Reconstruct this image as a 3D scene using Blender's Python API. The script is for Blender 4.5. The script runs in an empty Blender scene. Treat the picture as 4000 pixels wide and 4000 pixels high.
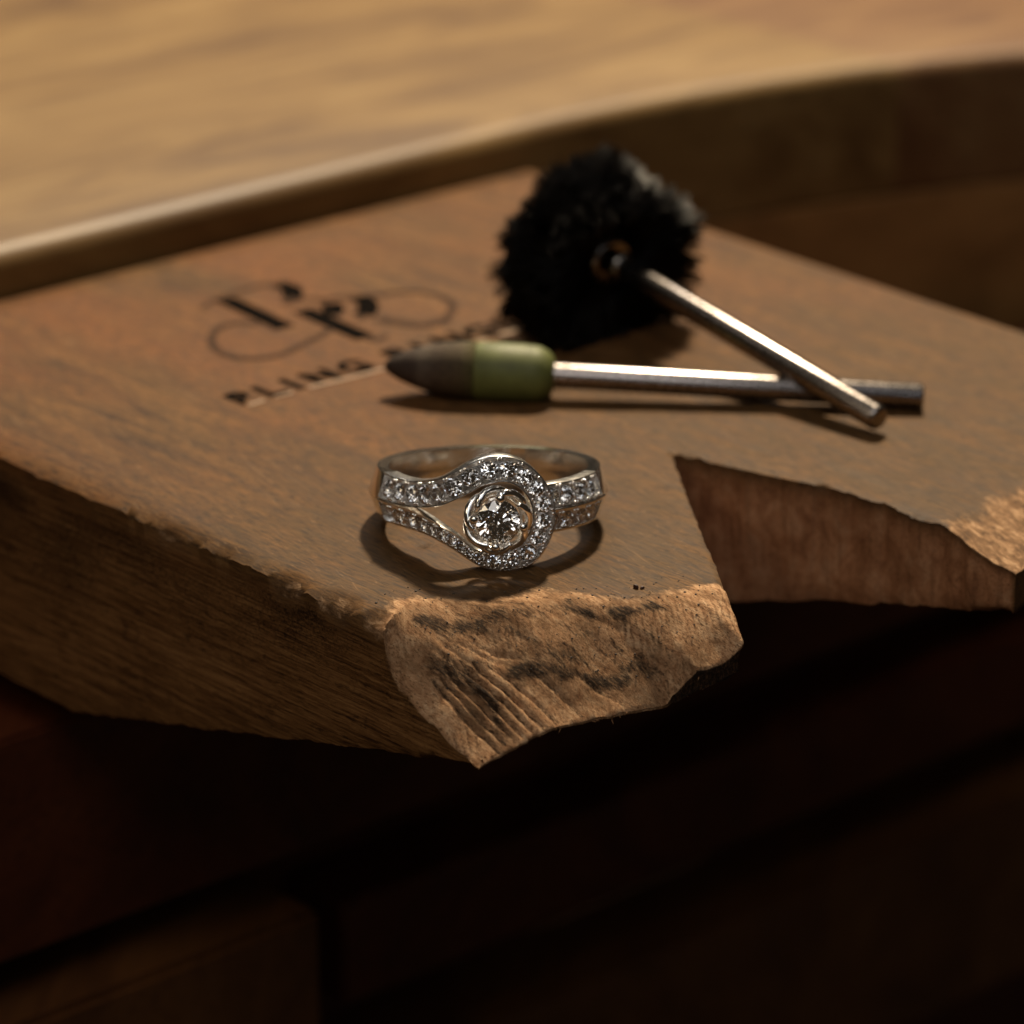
import bpy, bmesh, math, random
import numpy as np
from mathutils import Vector, Matrix
from mathutils.geometry import delaunay_2d_cdt

S = 0.001                      # everything below is written in millimetres
rnd = random.Random(7)
rng = np.random.default_rng(7)
scene = bpy.context.scene
R = math.radians

# ------------------------------------------------------------------ camera
EL, DIST = R(21.0), 330.0
cam_d = bpy.data.cameras.new('camera')
cam = bpy.data.objects.new('camera', cam_d)
scene.collection.objects.link(cam)
cam.location = Vector((0, -DIST*math.cos(EL), DIST*math.sin(EL)))*S
cam.rotation_euler = (R(90.0)-EL, 0, 0)
cam_d.sensor_fit = 'HORIZONTAL'
cam_d.sensor_width = 24.0
cam_d.lens = 90.0
cam_d.clip_start = 0.01
cam_d.clip_end = 20.0
cam_d.dof.use_dof = True
cam_d.dof.focus_distance = 0.3125
cam_d.dof.aperture_fstop = 17.0
scene.camera = cam

# ------------------------------------------------------------------ world, bench lamp and added lights
w = bpy.data.worlds.new('World')
scene.world = w
w.use_nodes = True
bg = w.node_tree.nodes['Background']
bg.inputs[0].default_value = (1.0, 0.74, 0.50, 1)
bg.inputs[1].default_value = 0.018

def area(name, loc, target, size, power, col, shape='DISK', size_y=None):
    l = bpy.data.lights.new(name, 'AREA')
    l.shape = shape
    l.size = size*S
    if size_y: l.size_y = size_y*S
    l.energy = power
    l.color = col
    o = bpy.data.objects.new(name, l)
    scene.collection.objects.link(o)
    o.location = Vector(loc)*S
    o.rotation_euler = (Vector(target)-Vector(loc)).to_track_quat('-Z', 'Y').to_euler()
    return o

area('bench_lamp', (70, 310, 400), (0, 10, 0), 46, 4.3, (1.0, 0.82, 0.57))
area('rim_fill', (-120, 760, 640), (0, 0, 0), 420, 1.5, (1.0, 0.93, 0.84), 'RECTANGLE', 120)  # added soft light behind, gives the metal its bright rims
area('overhead_fill', (0, 60, 950), (0, 0, 0), 1000, 0.16, (1.0, 0.90, 0.78), 'RECTANGLE', 800)  # added overhead softbox, brightens the ring's metal
area('side_fill', (-420, -330, 420), (0, 0, 0), 150, 0.26, (1.0, 0.80, 0.55))  # added fill for the pin's dim left face
area('front_fill', (-40, -300, 430), (0, -10, 3), 250, 0.40, (1.0, 0.93, 0.86))  # added softbox above the camera to brighten the ring
# small unseen lights added for sparkle in the stones and metal
for lx, ly, lz, p, col in ((-160, -260, 620, .056, (1.0, .96, .92)), (190, -200, 560, .056, (.95, .97, 1.0)), (30, -520, 420, .056, (.90, .95, 1.0)),
                           (-330, 60, 520, .034, (1.0, .90, .78)), (330, 120, 480, .034, (1.0, .90, .78)), (-60, -100, 700, .056, (1.0, .97, .94)),
                           (300, -480, 330, .056, (.80, .88, 1.0)), (-260, -560, 300, .034, (1.0, .85, .66)), (60, -640, 250, .056, (1.0, .96, .92)), (-120, -600, 520, .034, (.92, .96, 1))):
    area('sparkle_light', (lx, ly, lz), (0, -8, 3), 80, p, col)

scene.view_settings.view_transform = 'Standard'
scene.view_settings.look = 'None'
scene.view_settings.exposure = 0.0
scene.view_settings.gamma = 1.0
cy = scene.cycles
cy.max_bounces = 16
cy.transmission_bounces = 14
cy.glossy_bounces = 8
cy.diffuse_bounces = 4
cy.caustics_refractive = False
cy.caustics_reflective = False
cy.sample_clamp_indirect = 6.0
cy.use_denoising = True

# ------------------------------------------------------------------ helpers
def link(o, parent=None):
    scene.collection.objects.link(o)
    if parent is not None: o.parent = parent
    return o

def mesh_obj(name, verts, faces, mat=None, parent=None, smooth=False, attrs=None):
    """verts in mm"""
    me = bpy.data.meshes.new(name)
    me.from_pydata([tuple(x) for x in (np.asarray(verts, float)*S)], [], [tuple(int(i) for i in f) for f in faces])
    me.update()
    if smooth:
        me.polygons.foreach_set('use_smooth', [True]*len(me.polygons))
    if attrs:
        for k, a in attrs.items():
            at = me.attributes.new(k, 'FLOAT', 'POINT')
            at.data.foreach_set('value', np.asarray(a, np.float32))
    if mat: me.materials.append(mat)
    return link(bpy.data.objects.new(name, me), parent)

def thing(name, label, cat, loc=(0, 0, 0), rot=(0, 0, 0), group=None):
    o = bpy.data.objects.new(name, None)
    o.empty_display_size = 0.002
    o.location = Vector(loc)*S
    o.rotation_euler = rot
    o['label'] = label; o['category'] = cat
    if group: o['group'] = group
    return link(o)

def vnoise(x, y, seed=0, octaves=3):
    """smooth value noise, -1..1"""
    out = np.zeros_like(x, float); amp = 1.0; tot = 0
    for k in range(octaves):
        r = np.random.default_rng(seed*17+k)
        T = r.uniform(-1, 1, (64, 64))
        xi = np.floor(x).astype(int); yi = np.floor(y).astype(int)
        fx = x-xi; fy = y-yi
        fx = fx*fx*(3-2*fx); fy = fy*fy*(3-2*fy)
        a = T[xi % 64, yi % 64]; b = T[(xi+1) % 64, yi % 64]
        c = T[xi % 64, (yi+1) % 64]; d = T[(xi+1) % 64, (yi+1) % 64]
        out += amp*((a*(1-fx)+b*fx)*(1-fy)+(c*(1-fx)+d*fx)*fy)
        tot += amp; amp *= .5; x = x*2.03+11.3; y = y*2.03+5.7
    return out/tot

def sstep(a, b, x):
    t = np.clip((np.asarray(x, float)-a)/(b-a), 0, 1)
    return t*t*(3-2*t)

def catmull(P, n):
    """resample a control polyline (k,dim) smoothly to n points, uniform in control index"""
    P = np.asarray(P, float); k = len(P)
    t = np.linspace(0, k-1, n); i = np.clip(np.floor(t).astype(int), 0, k-2); f = (t-i)[:, None]
    p0 = P[np.clip(i-1, 0, k-1)]; p1 = P[i]; p2 = P[i+1]; p3 = P[np.clip(i+2, 0, k-1)]
    return .5*((2*p1)+(-p0+p2)*f+(2*p0-5*p1+4*p2-p3)*f**2+(-p0+3*p1-3*p2+p3)*f**3)

def arclen(P):
    d = np.linalg.norm(np.diff(P, axis=0), axis=1)
    return np.concatenate([[0], np.cumsum(d)])

def resample(P, step):
    P = np.asarray(P, float); s = arclen(P); n = max(2, int(s[-1]/step)+1)
    t = np.linspace(0, s[-1], n)
    return np.stack([np.interp(t, s, P[:, k]) for k in range(P.shape[1])], 1)

def tube(path, radii, n=10, closed=False, cap=True):
    P = np.asarray(path, float); m = len(P)
    radii = np.broadcast_to(np.asarray(radii, float), (m,))
    T = np.gradient(P, axis=0)
    if closed: T = np.roll(P, -1, 0)-np.roll(P, 1, 0)
    T /= np.linalg.norm(T, axis=1)[:, None]
    ref = np.array([0.13, 0.21, 0.97]); V = []
    if abs(T[0] @ ref) > .9: ref = np.array([1., 0, 0])
    u = ref-T[0]*(ref @ T[0]); u /= np.linalg.norm(u)
    for i in range(m):
        u = u-T[i]*(u @ T[i]); u /= np.linalg.norm(u); v = np.cross(T[i], u)
        for k in range(n):
            a = 2*math.pi*k/n
            V.append(P[i]+radii[i]*(math.cos(a)*u+math.sin(a)*v))
    F = []
    for i in range(m if closed else m-1):
        j = (i+1) % m
        for k in range(n):
            F.append((i*n+k, i*n+(k+1) % n, j*n+(k+1) % n, j*n+k))
    if cap and not closed:
        F.append(tuple(range(n-1, -1, -1))); F.append(tuple((m-1)*n+k for k in range(n)))
    return V, F

def lathe(profile, n=32):
    """profile (z,r) list, axis +Z; open ends closed where r==0"""
    V, F = [], []
    m = len(profile)
    for z, r in profile:
        for k in range(n):
            a = 2*math.pi*k/n
            V.append((r*math.cos(a), r*math.sin(a), z))
    for i in range(m-1):
        for k in range(n):
            F.append((i*n+k, i*n+(k+1) % n, (i+1)*n+(k+1) % n, (i+1)*n+k))
    F.append(tuple(range(n-1, -1, -1))); F.append(tuple((m-1)*n+k for k in range(n)))
    return V, F

def sphere(c, r, nu=12, nv=8):
    V, F = [], []
    for i in range(nv+1):
        p = math.pi*i/nv
        for k in range(nu):
            a = 2*math.pi*k/nu
            V.append((c[0]+r*math.sin(p)*math.cos(a), c[1]+r*math.sin(p)*math.sin(a), c[2]+r*math.cos(p)))
    for i in range(nv):
        for k in range(nu):
            F.append((i*nu+k, (i+1)*nu+k, (i+1)*nu+(k+1) % nu, i*nu+(k+1) % nu))
    return V, F

class Bag:
    def __init__(s): s.V = []; s.F = []
    def add(s, VF):
        o = len(s.V); s.V.extend(VF[0]); s.F.extend(tuple(i+o for i in f) for f in VF[1])
    def build(s, name, mat, parent=None, smooth=True): return mesh_obj(name, s.V, s.F, mat, parent, smooth)

# ------------------------------------------------------------------ materials
def mat(name):
    m = bpy.data.materials.new(name); m.use_nodes = True
    nt = m.node_tree
    return m, nt, nt.nodes, nt.links, nt.nodes['Principled BSDF']

def N(nt, typ, **kw):
    n = nt.nodes.new(typ)
    for k, v in kw.items(): setattr(n, k, v)
    return n

def ramp(nt, stops, fac):
    r = N(nt, 'ShaderNodeValToRGB')
    e = r.color_ramp.elements
    while len(e) < len(stops): e.new(0.5)
    for q, (p, c) in zip(e, stops):
        q.position = p
        q.color = (c[0], c[1], c[2], 1) if hasattr(c, '__len__') else (c, c, c, 1)
    nt.links.new(fac, r.inputs[0])
    return r.outputs[0]

def coords(nt, scale, rot=(0, 0, 0), loc=(0, 0, 0)):
    """object coordinates in mm, turned first and then scaled"""
    tc = N(nt, 'ShaderNodeTexCoord'); v = tc.outputs['Object']
    if any(rot):
        m0 = N(nt, 'ShaderNodeMapping'); m0.inputs['Rotation'].default_value = rot
        nt.links.new(v, m0.inputs[0]); v = m0.outputs[0]
    mp = N(nt, 'ShaderNodeMapping')
    mp.inputs['Scale'].default_value = [s/S for s in scale]
    mp.inputs['Location'].default_value = loc
    nt.links.new(v, mp.inputs[0])
    return mp.outputs[0]

def noise(nt, vec, scale=1.0, detail=5, rough=.6, dist=0.0):
    n = N(nt, 'ShaderNodeTexNoise')
    n.inputs['Scale'].default_value = scale; n.inputs['Detail'].default_value = detail
    n.inputs['Roughness'].default_value = rough; n.inputs['Distortion'].default_value = dist
    nt.links.new(vec, n.inputs['Vector'])
    return n.outputs['Fac']

def mixc(nt, fac, a, b, mode='MIX'):
    m = N(nt, 'ShaderNodeMix', data_type='RGBA', blend_type=mode)
    for s, v in ((0, fac), (6, a), (7, b)):
        if isinstance(v, (int, float)): m.inputs[s].default_value = v
        elif isinstance(v, tuple): m.inputs[s].default_value = (*v, 1)
        else: nt.links.new(v, m.inputs[s])
    return m.outputs[2]

def math_n(nt, op, a, b=None, clamp=False):
    m = N(nt, 'ShaderNodeMath', operation=op, use_clamp=clamp)
    for s, v in ((0, a), (1, b)):
        if v is None: continue
        if isinstance(v, (int, float)): m.inputs[s].default_value = v
        else: nt.links.new(v, m.inputs[s])
    return m.outputs[0]

def bump(nt, height, dist_mm, strength=1.0, prev=None):
    b = N(nt, 'ShaderNodeBump')
    b.inputs['Strength'].default_value = strength
    b.inputs['Distance'].default_value = dist_mm*S
    nt.links.new(height, b.inputs['Height'])
    if prev is not None: nt.links.new(prev, b.inputs['Normal'])
    return b.outputs[0]

def attr(nt, name):
    return N(nt, 'ShaderNodeAttribute', attribute_name=name).outputs['Fac']

def metal(name, col, rough, bump_mm=0, bscale=(2, 2, 2)):
    m, nt, nd, lk, b = mat(name)
    b.inputs['Base Color'].default_value = (*col, 1)
    b.inputs['Metallic'].default_value = 1.0
    r = noise(nt, coords(nt, bscale), 1, 4)
    rr = N(nt, 'ShaderNodeMapRange')
    rr.inputs[3].default_value = rough*.6; rr.inputs[4].default_value = rough*1.5
    lk.new(r, rr.inputs[0]); lk.new(rr.outputs[0], b.inputs['Roughness'])
    if bump_mm: lk.new(bump(nt, r, bump_mm), b.inputs['Normal'])
    return m

M = {}
M['gold'] = metal('white_gold', (0.95, 0.93, 0.90), .22, .010, (1.2, 1.2, 6))
M['gold_bright'] = metal('polished_white_gold', (0.96, 0.94, 0.91), .13, .006, (1.5, 1.5, 1.5))
M['steel'] = metal('steel_shank', (0.27, 0.245, 0.235), .24, .006, (.8, 3, 3))
M['dark_steel'] = metal('dark_steel', (0.20, 0.18, 0.16), .16, .02, (1, 1, 1))

def diamond_mat():
    m, nt, nd, lk, b = mat('diamond')
    nd.remove(b)
    g = N(nt, 'ShaderNodeBsdfGlass'); g.inputs['Color'].default_value = (1, 1, 1, 1)
    g.inputs['Roughness'].default_value = 0.0; g.inputs['IOR'].default_value = 2.42
    lk.new(g.outputs[0], nd['Material Output'].inputs[0])
    return m
M['diamond'] = diamond_mat()

def pin_mat():
    m, nt, nd, lk, b = mat('worn_pin_wood')
    fine = noise(nt, coords(nt, (.55, 4.6, 4.6)), 1, 6, .7, .3)      # pores, long along the grain
    mid = noise(nt, coords(nt, (.07, .60, .60)), 1, 7, .68, .8)
    big = noise(nt, coords(nt, (.035, .06, .08)), 1, 4, .55, .4)
    blot = noise(nt, coords(nt, (.16, .22, .2), loc=(3, 7, 1)), 1, 5, .65, .5)
    c1 = ramp(nt, [(.34, (.036, .016, .005)), (.48, (.100, .048, .015)), (.63, (.178, .088, .030))], mid)
    c2 = mixc(nt, ramp(nt, [(.35, 0), (.65, 1)], big), c1, (.185, .068, .020), 'MIX')
    c2 = mixc(nt, math_n(nt, 'SUBTRACT', .75, math_n(nt, 'MULTIPLY', attr(nt, 'worn'), .6)), c1, c2)
    # grey-brown handling dirt towards the working end
    scr = noise(nt, coords(nt, (.05, 1.3, 1.0), rot=(0, 0, R(17)), loc=(4, 4, 0)), 1, 2, .5)
    scr2 = noise(nt, coords(nt, (.9, .06, 1.0), rot=(0, 0, R(-12)), loc=(1, 6, 0)), 1, 2, .5)
    sc_m = math_n(nt, 'MAXIMUM', ramp(nt, [(.492, 0), (.5, .5), (.508, 0)], scr), ramp(nt, [(.395, 0), (.40, .45), (.405, 0)], scr2))
    dirt = math_n(nt, 'MULTIPLY', attr(nt, 'worn'), ramp(nt, [(.38, .15), (.62, .85)], blot), True)
    c3 = mixc(nt, dirt, c2, (.086, .046, .015))
    soil = noise(nt, coords(nt, (.13, .45, .4), loc=(8, 2, 5)), 1, 6, .7, .6)
    c3 = mixc(nt, ramp(nt, [(.56, 0), (.74, .6)], soil), c3, (.040, .023, .009))
    c3 = mixc(nt, ramp(nt, [(.30, .25), (.43, 0)], soil), c3, (.20, .105, .043))
    c3 = mixc(nt, sc_m, c3, (.26, .15, .07))
    pores = ramp(nt, [(.40, 1), (.52, 0)], fine)
    c4 = mixc(nt, math_n(nt, 'MULTIPLY', pores, .88), c3, (.035, .020, .010))
    # fresh wood where the end has been filed
    rn = noise(nt, coords(nt, (.7, 1.6, 1.2)), 1, 6, .7, .5)
    rspeck = noise(nt, coords(nt, (1.7, 7.5, 5)), 1, 4, .7)
    raw_c = ramp(nt, [(.32, (.26, .125, .060)), (.50, (.52, .300, .160)), (.68, (.70, .46, .27))], rn)
    raw_c = mixc(nt, ramp(nt, [(.37, .75), (.47, 0)], rspeck), raw_c, (.07, .036, .018))
    stain = noise(nt, coords(nt, (.16, .30, .3), loc=(2, 9, 4)), 1, 5, .7, .8)
    raw_c = mixc(nt, ramp(nt, [(.46, 0), (.66, .62)], stain), raw_c, (.15, .080, .038))
    raw_m = math_n(nt, 'ADD', attr(nt, 'raw'), math_n(nt, 'MULTIPLY', math_n(nt, 'SUBTRACT', rn, .5), 1.3))
    raw_f = ramp(nt, [(.34, 0), (.70, 1)], raw_m)
    c5 = mixc(nt, raw_f, c4, raw_c)
    gsx = noise(nt, coords(nt, (3.0, 3.4, 3), loc=(2, 3, 1)), 1, 4, .75)
    c5 = mixc(nt, math_n(nt, 'MULTIPLY', attr(nt, 'haze'), ramp(nt, [(.34, .35), (.62, .9)], noise(nt, coords(nt, (.6, 1.6, 1.4)), 1, 5, .7)), True), c5, (.105, .055, .027))
    wv = N(nt, 'ShaderNodeTexWave'); wv.inputs['Scale'].default_value = .62
    wv.inputs['Distortion'].default_value = 3.0; wv.inputs['Detail'].default_value = 3; wv.inputs['Detail Scale'].default_value = 1.6
    lk.new(coords(nt, (1, 1, .5), rot=(0, 0, R(-62))), wv.inputs[0])
    hatch = math_n(nt, 'MULTIPLY', ramp(nt, [(.15, 1), (.5, 0)], wv.outputs['Fac']), math_n(nt, 'MULTIPLY', attr(nt, 'teeth'), ramp(nt, [(.42, 0), (.55, .75)], gsx)), True)
    c5 = mixc(nt, hatch, c5, (.085, .045, .024))
    # black smears of metal filings, broken up along the file strokes; painted end-face shade too
    st = noise(nt, coords(nt, (.55, 5.5, 2.5), rot=(0, 0, R(-14))), 1, 5, .7)
    gs = noise(nt, coords(nt, (3.4, 7.5, 5)), 1, 4, .75)
    gmix = math_n(nt, 'ADD', math_n(nt, 'MULTIPLY', st, .62), math_n(nt, 'MULTIPLY', gs, .38))
    gsum = math_n(nt, 'ADD', math_n(nt, 'MULTIPLY', math_n(nt, 'MINIMUM', attr(nt, 'grime_shade'), 1.2), .27), gmix)
    gr = math_n(nt, 'MULTIPLY', ramp(nt, [(.645, 0), (.84, .90)], gsum), ramp(nt, [(.02, 0), (.25, 1)], attr(nt, 'grime_shade')), True)
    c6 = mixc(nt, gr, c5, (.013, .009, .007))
    # sides: darker, dirtier sawn wood
    sn = noise(nt, coords(nt, (.14, 3.0, 4.6)), 1, 7, .74, .25)
    side_c = ramp(nt, [(.34, (.024, .010, .003)), (.48, (.15, .066, .021)), (.66, (.31, .155, .056))], sn)
    sspot = noise(nt, coords(nt, (.35, 1.2, 1.1), loc=(5, 1, 2)), 1, 6, .75, .4)
    side_c = mixc(nt, ramp(nt, [(.57, 0), (.68, .75)], sspot), side_c, (.014, .006, .003))
    gside = ramp(nt, [(.66, 0), (.92, .9)], math_n(nt, 'ADD', math_n(nt, 'MULTIPLY', attr(nt, 'grime_shade'), .42), gs))
    side_c = mixc(nt, gside, side_c, (.010, .005, .003))
    c7 = mixc(nt, attr(nt, 'side'), c6, side_c)
    # notch walls: cut across the grain
    wn = noise(nt, coords(nt, (.42, .42, .34)), 1, 7, .72, .6)
    wall_c = ramp(nt, [(.34, (.24, .100, .046)), (.50, (.40, .185, .088)), (.66, (.50, .27, .145))], wn)
    saw = noise(nt, coords(nt, (2.4, 2.4, .10), loc=(6, 2, 0)), 1, 3, .6)
    wall_c = mixc(nt, ramp(nt, [(.34, .35), (.50, 0)], saw), wall_c, (.10, .045, .020))
    wall_c = mixc(nt, ramp(nt, [(.36, .6), (.47, 0)], gs), wall_c, (.07, .03, .014))
    c8 = mixc(nt, attr(nt, 'wall'), c7, wall_c)
    lk.new(c8, b.inputs['Base Color'])
    rgh = ramp(nt, [(.3, .55), (.7, .70)], mid)
    rough = mixc(nt, raw_f, rgh, (.8, .8, .8))
    rough = mixc(nt, gr, rough, (.55, .55, .55))
    lk.new(rough, b.inputs['Roughness'])
    lk.new(mixc(nt, gr, mixc(nt, raw_f, (.14, .14, .14), (.06, .06, .06)), (.04, .04, .04)), b.inputs['Specular IOR Level'])
    h = math_n(nt, 'ADD', math_n(nt, 'MULTIPLY', fine, math_n(nt, 'SUBTRACT', .7, math_n(nt, 'MULTIPLY', attr(nt, 'wall'), .65))), math_n(nt, 'MULTIPLY', sn, attr(nt, 'side')))
    n1 = bump(nt, h, .10, .55)
    n2 = bump(nt, math_n(nt, 'MULTIPLY', rspeck, attr(nt, 'raw')), .07, .5, n1)
    n3 = bump(nt, math_n(nt, 'MULTIPLY', math_n(nt, 'ADD', st, gs), math_n(nt, 'MAXIMUM', attr(nt, 'grime_shade'), math_n(nt, 'MULTIPLY', attr(nt, 'raw'), .6))), .13, .8, n2)
    # file-tooth ripples on the filed end
    n4 = bump(nt, math_n(nt, 'MULTIPLY', wv.outputs['Fac'], attr(nt, 'teeth')), .04, .6, n3)
    lk.new(n4, b.inputs['Normal'])
    return m
M['pin'] = pin_mat()

def bench_mat(name, dark, midc, lite, seed):
    m, nt, nd, lk, b = mat(name)
    rot = (0, 0, R(-41.6))
    a = noise(nt, coords(nt, (.016, .065, .05), rot=rot, loc=(seed, seed*2.3, 0)), 1, 6, .66, 1.2)
    f = noise(nt, coords(nt, (.07, 1.1, .9), rot=rot), 1, 4, .6)
    c = ramp(nt, [(.30, dark), (.5, midc), (.72, lite)], a)
    c = mixc(nt, ramp(nt, [(.35, .5), (.5, 0)], f), c, dark)
    lk.new(c, b.inputs['Base Color'])
    b.inputs['Roughness'].default_value = .5
    b.inputs['Specular IOR Level'].default_value = .4
    lk.new(bump(nt, f, .05, .4), b.inputs['Normal'])
    return m
M['board_yellow'] = bench_mat('honey_bench_wood', (.082, .038, .010), (.180, .103, .032), (.255, .162, .060), 1.0)
M['board_red'] = bench_mat('reddish_bench_wood', (.070, .024, .008), (.150, .074, .026), (.205, .118, .045), 4.0)
M['board_brown'] = bench_mat('brown_bench_wood', (.16, .075, .022), (.25, .12, .036), (.30, .16, .05), 7.0)
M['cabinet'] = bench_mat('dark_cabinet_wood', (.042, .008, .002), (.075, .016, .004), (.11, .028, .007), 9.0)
M['cabinet_lit'] = bench_mat('lit_painted_drawer_wood', (.06, .020, .005), (.11, .040, .010), (.16, .066, .018), 11.0)  # lighter copy of the cabinet wood, light painted into its colour

def plain(name, col, rough, var=.25, sc=(1, 1, 1), bmp=0.0, spec=.4):
    m, nt, nd, lk, b = mat(name)
    n = noise(nt, coords(nt, sc), 1, 5, .65)
    lo = tuple(c*(1-var) for c in col); hi = tuple(min(1, c*(1+var)) for c in col)
    lk.new(ramp(nt, [(.3, lo), (.7, hi)], n), b.inputs['Base Color'])
    b.inputs['Roughness'].default_value = rough
    b.inputs['Specular IOR Level'].default_value = spec
    if bmp: lk.new(bump(nt, n, bmp), b.inputs['Normal'])
    return m
M['bristle'] = plain('black_bristle', (.0050, .0034, .0024), .32, .4, spec=.13)
def tip_mat():
    m, nt, nd, lk, b = mat('brown_abrasive_rubber')
    tc = N(nt, 'ShaderNodeTexCoord'); sx = N(nt, 'ShaderNodeSeparateXYZ'); lk.new(tc.outputs['Object'], sx.inputs[0])
    n = noise(nt, coords(nt, (.5, .5, .9)), 1, 5, .7)
    zz = math_n(nt, 'ADD', math_n(nt, 'MULTIPLY', sx.outputs[2], 1/(9*S)), math_n(nt, 'MULTIPLY', math_n(nt, 'SUBTRACT', n, .5), .22))
    c = ramp(nt, [(.05, (.040, .027, .020)), (.30, (.055, .037, .027)), (.42, (.105, .080, .058)), (.55, (.075, .050, .032)), (.82, (.082, .057, .026)), (.97, (.105, .095, .032))], zz)
    g = noise(nt, coords(nt, (3, 3, 3)), 1, 4, .7)
    lk.new(mixc(nt, ramp(nt, [(.40, .6), (.52, 0)], g), c, (.02, .015, .012)), b.inputs['Base Color'])
    b.inputs['Roughness'].default_value = .75; b.inputs['Specular IOR Level'].default_value = .25
    lk.new(bump(nt, g, .08), b.inputs['Normal'])
    return m
M['rubber_brown'] = tip_mat()
M['rubber_green'] = plain('green_abrasive_rubber', (.115, .13, .035), .55, .2, (.8, .8, .8), .03)
M['ink'] = plain('burnt_lettering', (.004, .0025, .0018), .85, .4, (1, 1, 1), spec=.02)
M['ink_thin'] = plain('burnt_hairline', (.048, .023, .011), .75, .3, (1, 1, 1), spec=.1)
M['glint'] = plain('painted_glint', (.33, .22, .14), .35, .25, (.5, .5, .5), .02, .6)  # pale paint for the glint below the lettering
M['crumb'] = plain('dark_crumb', (.05, .018, .010), .6, .4, (3, 3, 3))
M['splinter'] = plain('torn_fibres', (.24, .125, .062), .8, .5, (2, 2, 2), spec=.1)
M['filings'] = plain('metal_filings', (.03, .024, .022), .45, .6, (2, 2, 2))

# ------------------------------------------------------------------ the bench pin
PD = np.array([.6685, -.7437]); PN = np.array([.7437, .6685])   # pin axis towards its tip, and across it
PIN_ROT = math.atan2(PD[1], PD[0])

FR = np.array([  # front of the left prong: v, u, z bottom, z top
    (-23.75, 22.5, -8.56, -8.3), (-22.2, 22.97, -8.63, -8.4), (-19.2, 23.9, -7.5, -7.35), (-17.8, 24.4, -7.05, -6.9),
    (-13.6, 25.7, -6.95, -6.8), (-8.15, 27.45, -6.9, -6.7), (-7.0, 27.8, -6.6, -5.45), (-5.4, 28.3, -6.2, -4.2),
    (-3.1, 29.05, -5.6, -3.9), (-1.9, 29.45, -5.1, -2.9), (-1.5, 29.6, -4.9, -2.2)])
CR = np.array([  # crease where the filed slope starts: v, u
    (-23.8, 11.0), (-22.4, 10.75), (-20.1, 9.6), (-17.5, 10.6), (-16.2, 12.9), (-14.4, 15.6), (-10.8, 16.4), (-8.8, 18.2),
    (-6.3, 19.8), (-1.8, 22.2), (1.4, 24.5)])

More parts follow.
